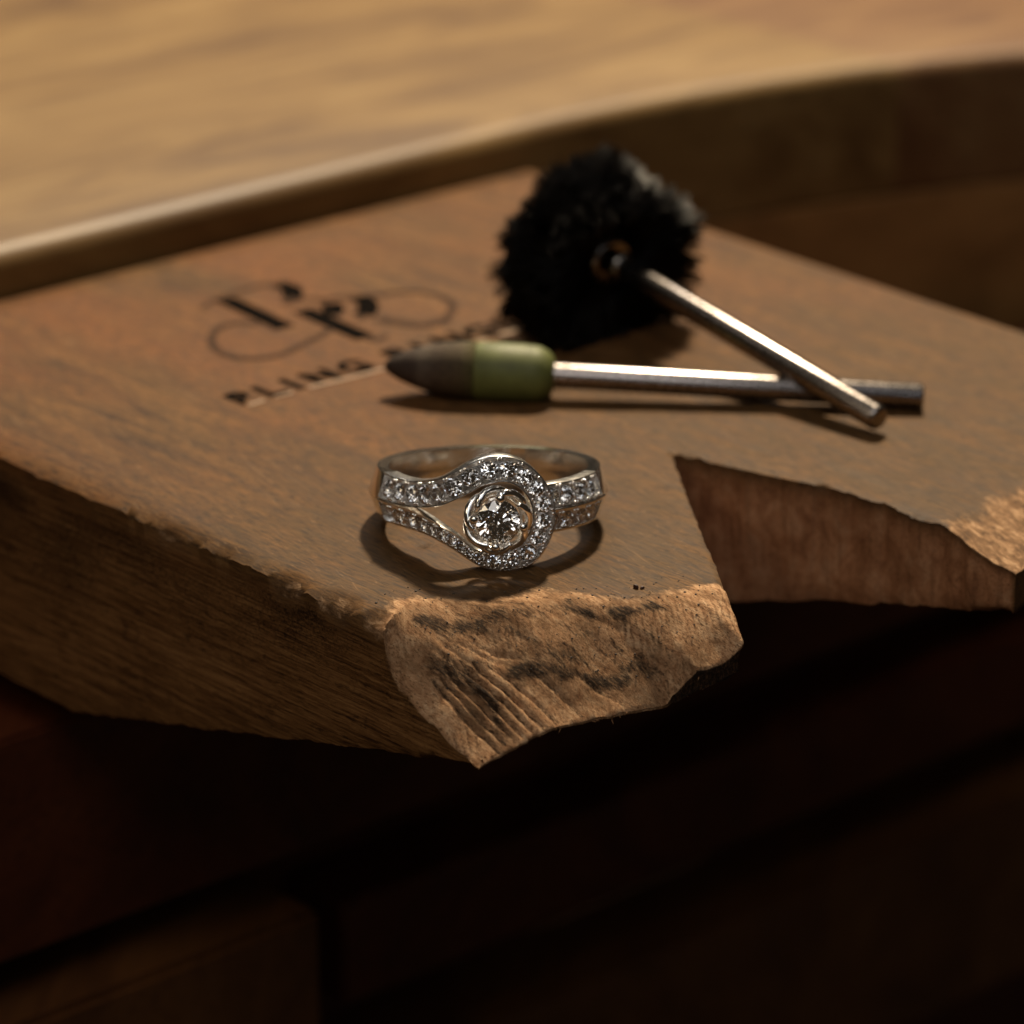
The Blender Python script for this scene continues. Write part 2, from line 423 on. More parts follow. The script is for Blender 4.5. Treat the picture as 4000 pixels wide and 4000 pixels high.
def build_pin():
    def rough(L, amp, seed, f=.8):
        L = resample(L, .45)
        s = arclen(L)
        nx = vnoise(s*f, s*0+3.1, seed, 3)*amp; ny = vnoise(s*f, s*0+9.7, seed+1, 3)*amp
        k = np.minimum(1, np.minimum(s, s[-1]-s)/.8)
        return L+np.stack([nx*k, ny*k], 1)
    left = np.array([(-78, -23.8), (-40, -23.85), (11, -23.8), (22.5, -23.75)])
    s = arclen(left)
    left_c = np.concatenate([resample(left[:2], 2.0)[:-1], rough(left[1:3], .05, 3)[:-1], rough(left[2:], .18, 31)])
    front = rough(FR[:, [1, 0]], .16, 5, 1.3)
    nleft = rough([(29.6, -1.5), (24.2, 1.6), (14.3, 8.7), (1.2, 18.4), (-1.6, 20.72)], .16, 7)
    nright = rough([(-1.6, 20.72), (1.9, 21.6), (5.6, 22.36), (12.9, 24.6), (22.8, 25.4), (30.9, 25.0), (34.6, 25.9)], .55, 9)
    rfront = rough([(34.6, 25.9), (33.5, 34), (29, 45), (22, 69)], .2, 11)
    right = resample([(22, 69), (-78, 72.5)], 2.0)
    back = resample([(-78, 72.5), (-78, -23.8)], 3.0)
    segs = [left_c, front, nleft, nright, rfront, right, back]
    tag = []; out = []
    for q, sg in enumerate(segs):
        out.append(sg[:-1]); tag += [q]*(len(sg)-1)
    O = np.concatenate(out); tag = np.array(tag)
    nO = len(O)
    # interior points, denser towards the working end
    def inside(P):
        x, y = P[:, 0], P[:, 1]; c = np.zeros(len(P), bool)
        for i in range(nO):
            x1, y1 = O[i]; x2, y2 = O[(i+1) % nO]
            if y1 == y2: continue
            m = ((y1 > y) != (y2 > y)) & (x < (x2-x1)*(y-y1)/(y2-y1)+x1)
            c ^= m
        return c
    def grid(u0, u1, v0, v1, st):
        a, b = np.meshgrid(np.arange(u0, u1, st), np.arange(v0, v1, st), indexing='ij')
        P = np.stack([a.ravel(), b.ravel()], 1)
        return P+rng.uniform(-.22, .22, P.shape)*st
    G1 = np.concatenate([grid(7, 25, -23.6, -16, .135), grid(7, 31, -15.93, 6, .19)])
    G2 = grid(-20, 7, -23.6, 24, .5); G2b = grid(7, 36, 6, 26, .6)
    G2c = grid(-20, 36, 24, 60, .9)
    G3 = np.concatenate([grid(-77, -20, -23, 72, 2.2), grid(-20, 30, 60, 72, 2.0)])
    G = np.concatenate([G1, G2, G2b, G2c, G3])
    G = G[inside(G)]
    # keep clear of the outline
    d = np.full(len(G), 9.0)
    for i in range(0, nO, 1):
        np.minimum(d, np.hypot(G[:, 0]-O[i, 0], G[:, 1]-O[i, 1]), out=d)
    G = G[d > .30]
    P = np.concatenate([O, G])
    res = delaunay_2d_cdt([Vector((float(a), float(b))) for a, b in P], [], [list(range(nO))], 1, 1e-5)
    V2 = np.array([(p.x, p.y) for p in res[0]]); F = [tuple(f) for f in res[2]]
    orig = res[3]
    u, v = V2[:, 0], V2[:, 1]
    # --- top surface height
    uc = np.interp(v, CR[:, 0], CR[:, 1]); uf = np.interp(v, FR[:, 0], FR[:, 1]); zt = np.interp(v, FR[:, 0], FR[:, 3])
    lp = v < 6
    t = np.clip((u-uc)/np.maximum(uf-uc, .5), 0, 1)
    wv_ = vnoise(u*.35, v*.35, 41, 3)
    pw = np.interp(v, [-23.8, -22.6, -20.5, -17.5, -13, -6, 2], [.42, .62, 1.08, 1.25, 1.4, 1.6, 1.7])
    t2 = np.clip(t+.05*wv_*np.sin(np.pi*t), 0, 1)
    z = np.where(lp, zt*t2**pw, 0.0)
    # right prong: its own filed slope
    ur = np.interp(v, [22, 26, 28, 36, 70], [30, 26.4, 25.6, 25.5, 16]); ufr = np.interp(v, [22, 25.9, 34, 45, 70], [34.6, 34.6, 33.5, 29, 22])
    tr = np.clip((u-ur)/np.maximum(ufr-ur, .5), 0, 1)
    z = np.where(~lp & (v > 20), -2.3*tr**1.15, z)
    z += (.05*vnoise(u*.12, v*.12, 51, 2)+.022*vnoise(u*.5, v*1.4, 52, 2))*sstep(-26, -12, u)
    mess = 3.6*vnoise(u*.20, v*.20, 58, 4)
    rawf = np.where(lp, sstep(-3.2, 2.8, u-uc+mess), sstep(-1.5, 2.0, u-ur+mess)*(v > 20)*.56)
    z += rawf*(.035*vnoise(u*.5, v*.9, 53, 2)+.012*vnoise(u*1.2, v*4.1, 54, 2))
    # softened and bitten left edge
    e = np.clip(1-(v+23.8)/2.4, 0, 1)
    z -= .75*e**2.2*(1+.6*vnoise(u*.5, v*0, 61, 3))
    BT = np.zeros(len(u))
    for cu, cv, ra, rb, dp in ((-1.0, -24.6, 2.6, 2.2, .75), (4.8, -24.8, 3.6, 2.9, .8), (9.6, -25.2, 2.2, 3.2, .95), (-17.5, -24.6, 2.6, 1.6, .5), (12.8, -25.6, 2.8, 2.6, 1.0)):
        q = ((u-cu)/ra)**2+((v-cv)/rb)**2
        z -= dp*np.clip(1-q, 0, 1)**1.5
        rawf = np.maximum(rawf, .42*sstep(.1, .6, 1-q)); BT = np.maximum(BT, sstep(0, .3, 1-q))
    # worn notch lips
    def seg_d(a, b):
        a = np.array(a); b = np.array(b); ab = b-a
        tt = np.clip(((u-a[0])*ab[0]+(v-a[1])*ab[1])/(ab @ ab), 0, 1)
        return np.hypot(u-a[0]-tt*ab[0], v-a[1]-tt*ab[1]), tt
    for a, b in (((29.6, -1.5), (24.2, 1.6)), ((24.2, 1.6), (-1.6, 20.72)), ((-1.6, 20.7), (12.9, 24.6)), ((12.9, 24.6), (34.6, 25.6))):
        dd, _ = seg_d(a, b)
        z -= .22*np.clip(1-dd/.8, 0, 1)**2*(1+.8*vnoise(u*.9, v*.9, 63, 2))
    # long file gouges on the steep slope
    GG = np.zeros(len(u))
    for a, b, wd, dp in (((13.0, -20.6), (18.5, -18.6), .14, .10), ((13.4, -21.2), (19.0, -19.2), .14, .12), ((15.2, -22.2), (23.0, -21.9), .16, .22), ((15.6, -21.7), (22.8, -21.2), .15, .24),
                         ((15.6, -21.1), (23.2, -20.5), .17, .28), ((16.0, -20.5), (23.8, -19.8), .15, .24), ((15.8, -19.8), (24.0, -19.0), .17, .28), ((16.6, -19.1), (24.2, -18.2), .16, .24),
                         ((17.6, -18.3), (24.6, -17.0), .14, .16), ((19.6, -16.4), (25.0, -14.8), .18, .14), ((21.4, -13.9), (26.0, -11.2), .18, .14), ((14.2, -19.4), (18.6, -17.4), .13, .10),
                         ((15.4, -18.4), (19.4, -16.2), .13, .10), ((17.4, -12.2), (21.8, -10.0), .13, .08), ((18.2, -10.6), (22.4, -8.2), .13, .08), ((19.4, -9.8), (23.6, -7.2), .12, .08)):
        dd, tt = seg_d(a, b)
        gg = np.exp(-(dd/wd)**2)
        GG = np.maximum(GG, gg*(dp > .12))
        z -= 1.5*dp*gg*np.sin(np.pi*np.clip(tt, .02, .98))**.6*(1+.4*vnoise(u*1.5, v*1.5, 64, 2))
    # scooped hollow above the front edge
    q = ((u-23.2)/2.6)**2+((v+12.5)/5.5)**2
    z -= .35*np.clip(1-q, 0, 1)**1.5
    # --- grime attribute
    gm = np.zeros(len(u))
    hz = np.zeros(len(u))
    def smear(L, wd, k=1.0):
        nonlocal gm, hz
        for a, b in zip(L[:-1], L[1:]):
            dd, tt = seg_d(a, b)
            gm = np.maximum(gm, .95*k*np.exp(-(dd/(wd*1.25))**2))
            hz = np.maximum(hz, .8*min(k, 1)*np.exp(-(dd/(wd*2.8))**2)*(wd > .3))
    smear([(12.0, -16.2), (13.3, -15.0), (15.9, -13.3)], .45, .9)
    smear([(11.6, -20.2), (13.2, -18.9), (14.7, -17.3), (15.6, -15.4), (17.0, -13.3)], .75, 1.15)
    smear([(17.0, -13.3), (18.2, -11.5), (17.9, -9.8)], .7, .9)
    smear([(17.7, -11.0), (20.2, -9.2), (21.1, -7.6), (22.6, -5.0)], .55, 1.2)
    smear([(18.6, -12.0), (20.6, -10.6)], .6, .8)
    smear([(14.6, -21.2), (17.1, -20.3), (20.1, -20.0)], .8, 1.2)
    smear([(17.1, -20.3), (22.6, -20.6)], .5, .9)
    smear([(19.2, -17.4), (21.2, -15.2), (23.3, -12.6), (25.0, -9.8)], .55, 1.25)
    smear([(24.0, -9.6), (25.4, -8.0)], .6, 1.0)
    smear([(20.0, -14.6), (21.6, -12.6)], .9, .75)
    rr_ = np.random.default_rng(23)
    for _ in range(46):
        vv = rr_.uniform(-21, -4); u0 = np.interp(vv, CR[:, 0], CR[:, 1])+rr_.uniform(.3, 6.5); ln = rr_.uniform(.8, 3.2)
        smear([(u0, vv), (u0+ln, vv+ln*rr_.uniform(.22, .42))], rr_.uniform(.10, .22), rr_.uniform(.5, 1.0))
    gm = np.maximum(gm, .40*rawf*sstep(.2, .7, t)*lp)
    for cu, cv, a, b, k in ((23.8, -12.5, 1.6, 4.2, .8), (26.0, -8.6, 1.6, 2.6, .7), (22.6, -16.5, 1.8, 2.2, .55), (27.6, -5.2, 1.4, 2.0, .6), (21.8, -21.6, 2.0, 1.4, .5)):
        hz = np.maximum(hz, k*np.exp(-(((u-cu)/a)**2+((v-cv)/b)**2)))
    hz = np.maximum(hz, .45*BT)
    hz = np.maximum(hz, .55*(v > 20)*rawf)
    gm *= np.clip(1+.9*vnoise(u*.7, v*1.3, 71, 3), 0, 1.5)
    for cu, cv, a, b in ((.9, -10.7, .30, .52), (-8, 30, .25, .4), (5.2, -2, .12, .2), (-24, -20, .3, .3)):
        gm = np.maximum(gm, 1.8*np.exp(-(((u-cu)/a)**2+((v-cv)/b)**2)))
    gm = np.maximum(gm, 1.15*GG*np.clip(.8+.6*vnoise(u*.8, v*.8, 79, 2), 0, 1.3))
    pit = np.exp(-(((u-.9)/.35)**2+((v+10.7)/.55)**2)); z -= .3*pit
    worn = sstep(-45, 2, u)*.95
    teeth = rawf*np.clip(.1+1.3*vnoise(u*.3, v*.3, 81, 2), 0, 1)
    nt_ = len(u)
    Vs = [np.stack([u, v, z], 1)]
    A = dict(haze=[hz], raw=[rawf], grime_shade=[gm], worn=[worn], teeth=[teeth], side=[np.zeros(nt_)], wall=[np.zeros(nt_)])
    # --- skirt
    order = []
    inv = {}
    for k, o in enumerate(orig):
        for q in o:
            if q < nO: inv[q] = k
    top = np.array([inv[i] for i in range(nO)])
    ou, ov = u[top], v[top]
    zb = np.clip(-14.4+.25*ou, -22.6, -5)
    fb = np.interp(ov, FR[:, 0], FR[:, 2])
    zb = np.where(tag == 1, fb, zb)
    zb = np.where((tag == 2) & (ou > 22), np.minimum(np.interp(ou, [22, 29.6], [-8.9, -4.9]), z[top]-.4), zb)
    zb = np.where((tag == 3), -14.4+.25*ou, zb)
    zb = np.where((tag == 4), -6.0, zb)
    zb = np.minimum(zb, z[top]-.15)
    # outward normals of the outline (counter-clockwise or not: test with centroid of neighbours)
    T = np.roll(O, -1, 0)-np.roll(O, 1, 0); nn = np.stack([-T[:, 1], T[:, 0]], 1); nn /= np.linalg.norm(nn, axis=1)[:, None]+1e-9
    area2 = np.sum(O[:, 0]*np.roll(O[:, 1], -1)-np.roll(O[:, 0], -1)*O[:, 1])
    if area2 > 0: nn = -nn
    K = 9
    isside = np.isin(tag, [0, 5, 6]).astype(float); iswall = np.isin(tag, [2, 3]).astype(float)
    isfront = np.isin(tag, [1, 4]).astype(float)
    s = arclen(O)
    rings = [top]; base = nt_
    for k in range(1, K+1):
        f = k/K
        zz = z[top]+(zb-z[top])*f
        off = .13*vnoise(s*1.2, zz*.9, 91, 3)+.45*vnoise(s*.22, zz*.2, 92, 2)*iswall-.16*(1-np.cos(f*np.pi))*iswall
        off = off*np.where(tag == 1, .5, 1)*min(1, f*3)
        if k == K:
            off = off-.35
            zz = zz+.30*vnoise(s*.7, s*0+4.4, 93, 3)
        X = ou+nn[:, 0]*off; Y = ov+nn[:, 1]*off
        Vs.append(np.stack([X, Y, zz], 1))
        hh = np.zeros(nO)
        A['raw'].append(isfront*.6*np.where(tag == 1, 1-sstep(-9.5, -7, ov), .2)); A['grime_shade'].append(np.maximum(isfront*1.6*sstep(-9, -7, ov)*(tag == 1), (tag == 0)*.9*(1-f)*np.clip(.55+1.2*vnoise(s*.09, s*0+f*2, 77, 3), 0, 1.3))); A['worn'].append(hh); A['teeth'].append(hh)  # prong end face painted dark as shade; the left side's is dirt
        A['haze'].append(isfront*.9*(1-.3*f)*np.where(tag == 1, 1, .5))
        A['side'].append(isside*min(1, f*6)); A['wall'].append(iswall*min(1, f*6))
        rings.append(np.arange(base, base+nO)); base += nO
    for k in range(K):
        a, b = rings[k], rings[k+1]
        for i in range(nO):
            j = (i+1) % nO
            F.append((a[i], b[i], b[j], a[j]))
    F.append(tuple(rings[-1][::-1]))
    VV = np.concatenate(Vs)
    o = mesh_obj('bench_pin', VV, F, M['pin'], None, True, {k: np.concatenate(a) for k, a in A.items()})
    o.rotation_euler = (0, 0, PIN_ROT)
    o['label'] = 'worn wooden bench pin with a V notch and burnt lettering, carrying the ring and tools'
    o['category'] = 'bench pin'
    bm = bmesh.new(); bm.from_mesh(o.data)
    bmesh.ops.recalc_face_normals(bm, faces=bm.faces)
    # sharp rim between top and sides
    bm.to_mesh(o.data); bm.free()
    o.data.set_sharp_from_angle(angle=R(58))
    return o, (u, v, z)
pin, PIN_TOP = build_pin()

def pin_height(uu, vv):
    u, v, z = PIN_TOP
    k = np.argmin((u-uu)**2+(v-vv)**2)
    return float(z[k])
def pin_world(uu, vv): return PD*uu+PN*vv

# torn fibres along the filed front edge
def splinters():
    bag = Bag()
    for k in range(80):
        vv = rnd.uniform(-23.4, -2.5)
        uu = float(np.interp(vv, FR[:, 0], FR[:, 1])); zb = float(np.interp(vv, FR[:, 0], FR[:, 2])); zt = float(np.interp(vv, FR[:, 0], FR[:, 3]))
        z = rnd.uniform(zb, zt) if rnd.random() < .7 else zt
        p = np.array([uu-.25, vv, z]); d = np.array([rnd.uniform(.2, 1), rnd.gauss(0, .6), rnd.uniform(-.9, .25)]); d /= np.linalg.norm(d)
        l = rnd.uniform(.15, .45); b_ = np.array([0, rnd.gauss(0, .15), rnd.gauss(0, .15)])
        bag.add(tube([p, p+d*l*.5+b_*.3, p+d*l+b_], [rnd.uniform(.05, .13), .06, .012], 4))
    o = bag.build('splinters', M['splinter'], pin, False); o['kind'] = 'stuff'
splinters()

def ribbon_flat(pts, width, z0=.07, th=.03, taper=None):
    P = resample(catmull(pts, len(pts)*8) if len(pts) > 2 else pts, .35)
    T = np.gradient(P, axis=0); T /= np.linalg.norm(T, axis=1)[:, None]
    nn = np.stack([-T[:, 1], T[:, 0]], 1)
    wd = np.full(len(P), width) if taper is None else np.interp(np.linspace(0, 1, len(P)), *taper)
    V, F = [], []
    for p, q, ww in zip(P, nn, wd):
        for sgn, zz in ((1, z0-th-.05), (1, z0), (-1, z0), (-1, z0-th-.05)):
            V.append((p[0]+q[0]*ww/2*sgn, p[1]+q[1]*ww/2*sgn, zz))
    for i in range(len(P)-1):
        for a in range(3):
            F.append((i*4+a, i*4+a+1, i*4+5+a, i*4+4+a))
    F.append((0, 1, 2, 3)); F.append(tuple(len(V)-4+k for k in (3, 2, 1, 0)))
    return V, F

bag = Bag()
for P, wd in (([(-63.6, 18.4), (-52.4, 17.2)], 2.2), ([(-55.6, 21.9), (-44.7, 21.0)], 2.2),
              ([(-63.9, 25.3), (-62.4, 25.6), (-61.0, 25.0), (-59.3, 23.6)], 2.1), ([(-55.4, 25.2), (-53.9, 24.6), (-52.6, 23.0)], 2.1),
              ([(-55.2, 28.7), (-53.6, 28.5), (-51.6, 27.1), (-50.2, 25.4)], 2.1)):
    bag.add(ribbon_flat(P, wd, .085))
bag.build('monogram_stem', M['ink'], pin, False)
bag = Bag()
for P, wd in (([(-62.6, 14.8), (-63.8, 16.8), (-64.7, 20.7), (-64.7, 24.0), (-63.7, 25.5)], .6),
              ([(-59.3, 23.8), (-58.2, 21.8), (-58.4, 23.8), (-57.5, 25.2), (-55.8, 25.3)], .6),
              ([(-52.3, 22.5), (-51.7, 21.0)], .7), ([(-56.8, 25.2), (-56.1, 28.1), (-54.6, 28.7)], .7), ([(-50.5, 25.9), (-49.5, 24.2)], .7),
              ([(-55.5, 27.4), (-54.5, 30.3), (-53.4, 33.3), (-51.1, 35.1), (-48.1, 34.9), (-45.8, 33.2), (-43.8, 30.6)], .85),
              ([(-43.8, 30.6), (-43.9, 28.0), (-46.0, 26.6), (-48.4, 25.8)], 1.5),
              ([(-55.1, 15.9), (-56.6, 14.9), (-56.8, 12.6), (-54.9, 10.0), (-52.6, 8.5), (-49.8, 7.7), (-47.3, 8.8), (-46.3, 11.6), (-47.4, 15.7), (-48.8, 19.5), (-49.9, 21.7)], .85),
              ([(-44.9, 21.1), (-43.5, 21.3), (-43.9, 22.9)], .7)):
    bag.add(ribbon_flat(P, wd, .075))
bag.build('monogram_swash', M['ink_thin'], pin, False)
bag = Bag()
for P, wd in (([(-36.75, .2), (-36.9, 2.2)], .5), ([(-37.0, 3.4), (-36.9, 5.6)], .5), ([(-36.9, 7.6), (-36.5, 12.0), (-36.3, 16.2)], .55), ([(-36.4, 26.4), (-36.4, 29.4)], .6), ([(-36.6, 31.4), (-36.6, 34.2)], .6)):
    bag.add(ribbon_flat(P, wd, .08))
bag.build('glint_strip', M['glint'], pin, False)  # pale strips stand for reflected light under the letters

def letters(txt, u0, vs, h):
    for ch, vv in zip(txt, vs):
        cu = bpy.data.curves.new('letter', 'FONT'); cu.body = ch; cu.size = h*S*1.38; cu.offset = .16*S; cu.extrude = .02*S
        t = bpy.data.objects.new('tmp', cu)
        scene.collection.objects.link(t)
        dg = bpy.context.evaluated_depsgraph_get()
        me = bpy.data.meshes.new_from_object(t.evaluated_get(dg))
        bpy.data.objects.remove(t); bpy.data.curves.remove(cu)
        me.materials.clear(); me.materials.append(M['ink'])
        o = link(bpy.data.objects.new('letter', me), pin)
        o.rotation_euler = (0, 0, R(90)); o.location = (u0*S, vv*S, .085*S)
letters('BLING', -37.2, (-.2, 3.1, 6.4, 8.7, 12.9), 3.3)
letters('RINGS', -37.2, (18.9, 22.6, 25.0, 28.9, 32.7), 3.3)

# ------------------------------------------------------------------ the workbench
BACK = np.array([-PD[0], -PD[1], 0])
EDGE = np.array([(-150, -29.5), (-110, 7.0), (-80, 34.0), (-51, 59.35), (-27, 81.0), (-12, 94.4), (6, 110.2), (18, 119.3), (28, 125.6), (39, 131.6), (50, 136.4), (60, 140.2), (80, 146.0), (105, 150.5), (140, 153), (185, 152)], float)
EDGE[:, :2] += np.array([-.6685, .7437])*.55
def edge_at():
    return resample(catmull(EDGE, 160), 1.6)
ED = edge_at()
bench = thing('workbench', 'laminated wooden workbench with a curved front edge behind the bench pin', 'workbench', (0, 0, 0))
def board(name, sel, z0, z1, mat_, rtop=2.4, rbot=.4, deep=300, inset=0.0):
    P = ED[sel]
    prof = [(deep, z0), (rbot+inset, z0)]
    for a in np.linspace(-90, -180, 4)[1:]:
        prof.append((inset+rbot+rbot*math.cos(R(a)), z0+rbot+rbot*math.sin(R(a))))
    for a in np.linspace(180, 90, 9):
        prof.append((inset+rtop+rtop*math.cos(R(a)), z1-rtop+rtop*math.sin(R(a))))
    prof += [(20, z1), (90, z1), (deep, z1)]
    m = len(prof); V, F = [], []
    for p in P:
        for b_, z in prof:
            V.append((p[0]+BACK[0]*b_, p[1]+BACK[1]*b_, z))
    for i in range(len(P)-1):
        for k in range(m):
            F.append((i*m+k, i*m+(k+1) % m, (i+1)*m+(k+1) % m, (i+1)*m+k))
    F.append(tuple(range(m-1, -1, -1))); F.append(tuple((len(P)-1)*m+k for k in range(m)))
    o = mesh_obj(name, V, F, mat_, bench, True)
    bm = bmesh.new(); bm.from_mesh(o.data); bmesh.ops.recalc_face_normals(bm, faces=bm.faces); bm.to_mesh(o.data); bm.free()
    o.data.set_sharp_from_angle(angle=R(35))
    return o
seam = int(np.argmin(np.abs(ED[:, 0]-45.6)))
seam2 = int(np.argmin(np.abs(ED[:, 0]+92)))
o = board('board', slice(seam2, seam+1), -11, 5, M['board_yellow']); o['label'] = 'honey-coloured board'
o = board('board', slice(seam, len(ED)), -11, 4.97, M['board_red']); o['label'] = 'darker reddish board'
o = board('board', slice(0, seam2+1), -11, 4.95, M['board_red']); o['label'] = 'darker reddish board'
board('board', slice(0, len(ED)), -44, -11.15, M['board_brown'], .4, 2.0, 300, .05)

# dark cabinet under the pin, its faces running across the pin's axis
cab = thing('drawer_cabinet', 'dark wooden drawer cabinet in shadow under the bench pin', 'cabinet', (*(PD*-40), -60), (0, 0, math.atan2(PN[1], PN[0])))
def slab(name, x0, x1, y0, y1, z0, z1, m_, bev=.4, lab=None):
    bm = bmesh.new()
    bmesh.ops.create_cube(bm, size=1)
    for vv in bm.verts:
        vv.co = Vector(((x0+x1)/2+vv.co.x*(x1-x0), (y0+y1)/2+vv.co.y*(y1-y0), (z0+z1)/2+vv.co.z*(z1-z0)))*S
    bmesh.ops.bevel(bm, geom=bm.edges[:], offset=bev*S, segments=2, affect='EDGES')
    me = bpy.data.meshes.new(name); bm.to_mesh(me); bm.free(); me.materials.append(m_)
    o = link(bpy.data.objects.new(name, me), cab)
    if lab: o['label'] = lab
    return o
# local x runs along v, local y away from the viewer, z from -60
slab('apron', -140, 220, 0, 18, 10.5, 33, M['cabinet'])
slab('drawer_front', -60, 7.2, -4, 10, -13.5, 6.0, M['cabinet_lit'], .8, 'drawer front in wood painted lighter, as if lit')
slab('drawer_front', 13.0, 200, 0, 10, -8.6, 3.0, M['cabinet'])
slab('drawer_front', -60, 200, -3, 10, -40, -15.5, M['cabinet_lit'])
slab('back_panel', -140, 220, 30, 34, -90, 33, M['cabinet'])

# ------------------------------------------------------------------ the ring
RING_TILT = R(-8.4); HEAD = R(5.5)
ring = thing('diamond_ring', 'white gold ring with a round centre diamond in a swirling halo of small diamonds', 'ring', (-2.0, -2.5, 3.16))
ring.scale = (1.04,)*3
ring.rotation_euler = (Matrix.Rotation(RING_TILT, 3, 'X') @ Matrix.Rotation(HEAD, 3, 'Z')).to_euler()

def blend(th): return sstep(-46, -20, th)        # 0 on the shank, 1 on the flat halo
def surf(th, wv, h):
    """th: azimuth in degrees as seen on a 9.8 mm cylinder, wv: height along the finger axis, h: outwards"""
    th = np.asarray(th, float); wv = np.asarray(wv, float)
    t = np.radians(th); b = blend(th)
    a = 9.8*np.sin(t)*(1-.035*b)
    cyl = 9.8*np.cos(t)
    flat = 10.2-.22*a*a/19.6
    yd = cyl*(1-b)+flat*b
    w2 = wv+.2126*(yd-cyl)*1.0
    tn = t*(1-.72*b)
    x = a+np.sin(tn)*h; y = -(yd+np.cos(tn)*h)
    return np.stack([x, y, w2], -1)

def ribbon_ring(name, outer, inner, n, hout, hin, thick, parent=ring, seat=.62, rimw=.075, close=False):
    """channel-set strip between two paths of (theta, w); returns centre line samples"""
    Oo = catmull(outer, n); Ii = catmull(inner, n)
    wd = np.linalg.norm(surf(Oo[:, 0], Oo[:, 1], 0*Oo[:, 0])-surf(Ii[:, 0], Ii[:, 1], 0*Ii[:, 0]), axis=1)
    b = blend(Oo[:, 0])
    # profile: (fraction kind, fraction, extra height)
    prof = [(0, -thick), (0, -.05), (.015, 0), ('r', 0), ('r', -.10), ('s', -seat), ('S', -seat), ('R', -.10), ('R', 0), (.985, 0), (1, -.05), (1, -thick)]
    rows = []
    for f, e in prof:
        rim = np.clip(rimw/np.maximum(wd, .2)*1.6, .02, .3)
        if f == 'r': ff = rim
        elif f == 'R': ff = 1-rim
        elif f == 's': ff = rim+.22*(1-2*rim)
        elif f == 'S': ff = 1-rim-.22*(1-2*rim)
        else: ff = np.full(n, float(f))
        th = Oo[:, 0]*(1-ff)+Ii[:, 0]*ff; ww = Oo[:, 1]*(1-ff)+Ii[:, 1]*ff
        hh = (hout[0]*(1-b)+hout[1]*b)*(1-ff)+(hin[0]*(1-b)+hin[1]*b)*ff+e
        rows.append(surf(th, ww, hh))
    G = np.stack(rows, 1); m = len(prof)
    V = G.reshape(-1, 3); F = []
    for i in range(n-1):
        for k in range(m):
            F.append((i*m+k, i*m+(k+1) % m, (i+1)*m+(k+1) % m, (i+1)*m+k))
    F.append(tuple(range(m-1, -1, -1))); F.append(tuple((n-1)*m+k for k in range(m)))
    o = mesh_obj(name, V, F, M['gold'], parent, True)
    bm = bmesh.new(); bm.from_mesh(o.data); bmesh.ops.recalc_face_normals(bm, faces=bm.faces); bm.to_mesh(o.data); bm.free()
    o.data.set_sharp_from_angle(angle=R(32))
    hm = (hout[0]+hin[0])/2*(1-b)+(hout[1]+hin[1])/2*b
    ctr = surf((Oo[:, 0]+Ii[:, 0])/2, (Oo[:, 1]+Ii[:, 1])/2, hm)
    eo = surf(Oo[:, 0], Oo[:, 1], hout[0]*(1-b)+hout[1]*b); ei = surf(Ii[:, 0], Ii[:, 1], hin[0]*(1-b)+hin[1]*b)
    return ctr, eo, ei

def brilliant(n=8):
    """round brilliant of unit diameter, table up +Z, girdle at z=0"""
    V, F = [], []
    rt, rs, rg = .275, .385, .5
    zt, zs = .155, .090
    zg = .012
    T = []; St = []; Gt = []; Gb = []; Pm = []
    for k in range(n):
        a = 2*math.pi*k/n
        T.append(len(V)); V.append((rt*math.cos(a), rt*math.sin(a), zt))
    for k in range(n):
        a = 2*math.pi*(k+.5)/n
        St.append(len(V)); V.append((rs*math.cos(a), rs*math.sin(a), zs))
    for k in range(2*n):
        a = math.pi*k/n
        Gt.append(len(V)); V.append((rg*math.cos(a), rg*math.sin(a), zg))
    for k in range(2*n):
        a = math.pi*k/n
        Gb.append(len(V)); V.append((rg*math.cos(a), rg*math.sin(a), -zg))
    rp, zp = .5*.22, -.43*.80
    for k in range(n):
        a = 2*math.pi*(k+.5)/n
        Pm.append(len(V)); V.append((rp*math.cos(a), rp*math.sin(a), zp))
    C = len(V); V.append((0, 0, -.435))
    F.append(tuple(T))
    for k in range(n):
        k1 = (k+1) % n
        F.append((T[k], St[k], T[k1]))                                     # star
        F.append((T[k], St[k-1], Gt[2*k], St[k]))                          # kite
        F.append((St[k], Gt[2*k], Gt[(2*k+1) % (2*n)])); F.append((St[k], Gt[(2*k+1) % (2*n)], Gt[(2*k+2) % (2*n)]))
    for k in range(2*n):
        j = (k+1) % (2*n); F.append((Gt[k], Gb[k], Gb[j], Gt[j]))
    for k in range(n):
        # pavilion: main facet at angle of k, halves either side
        F.append((C, Pm[k], Gb[2*k], Pm[k-1]))
        F.append((Pm[k], Gb[(2*k+1) % (2*n)], Gb[2*k])); F.append((Pm[k], Gb[(2*k+2) % (2*n)], Gb[(2*k+1) % (2*n)]))
    return V, F

def brilliant_mesh(name):
    V, F = brilliant()
    me = bpy.data.meshes.new(name); me.from_pydata([tuple(c*S for c in v) for v in V], [], F); me.update()
    bm = bmesh.new(); bm.from_mesh(me)
    bmesh.ops.triangulate(bm, faces=[f for f in bm.faces if len(f.verts) == 4])
    bmesh.ops.recalc_face_normals(bm, faces=bm.faces); bm.to_mesh(me); bm.free()
    me.materials.append(M['diamond'])
    return me
PAVE = brilliant_mesh('accent_diamond')

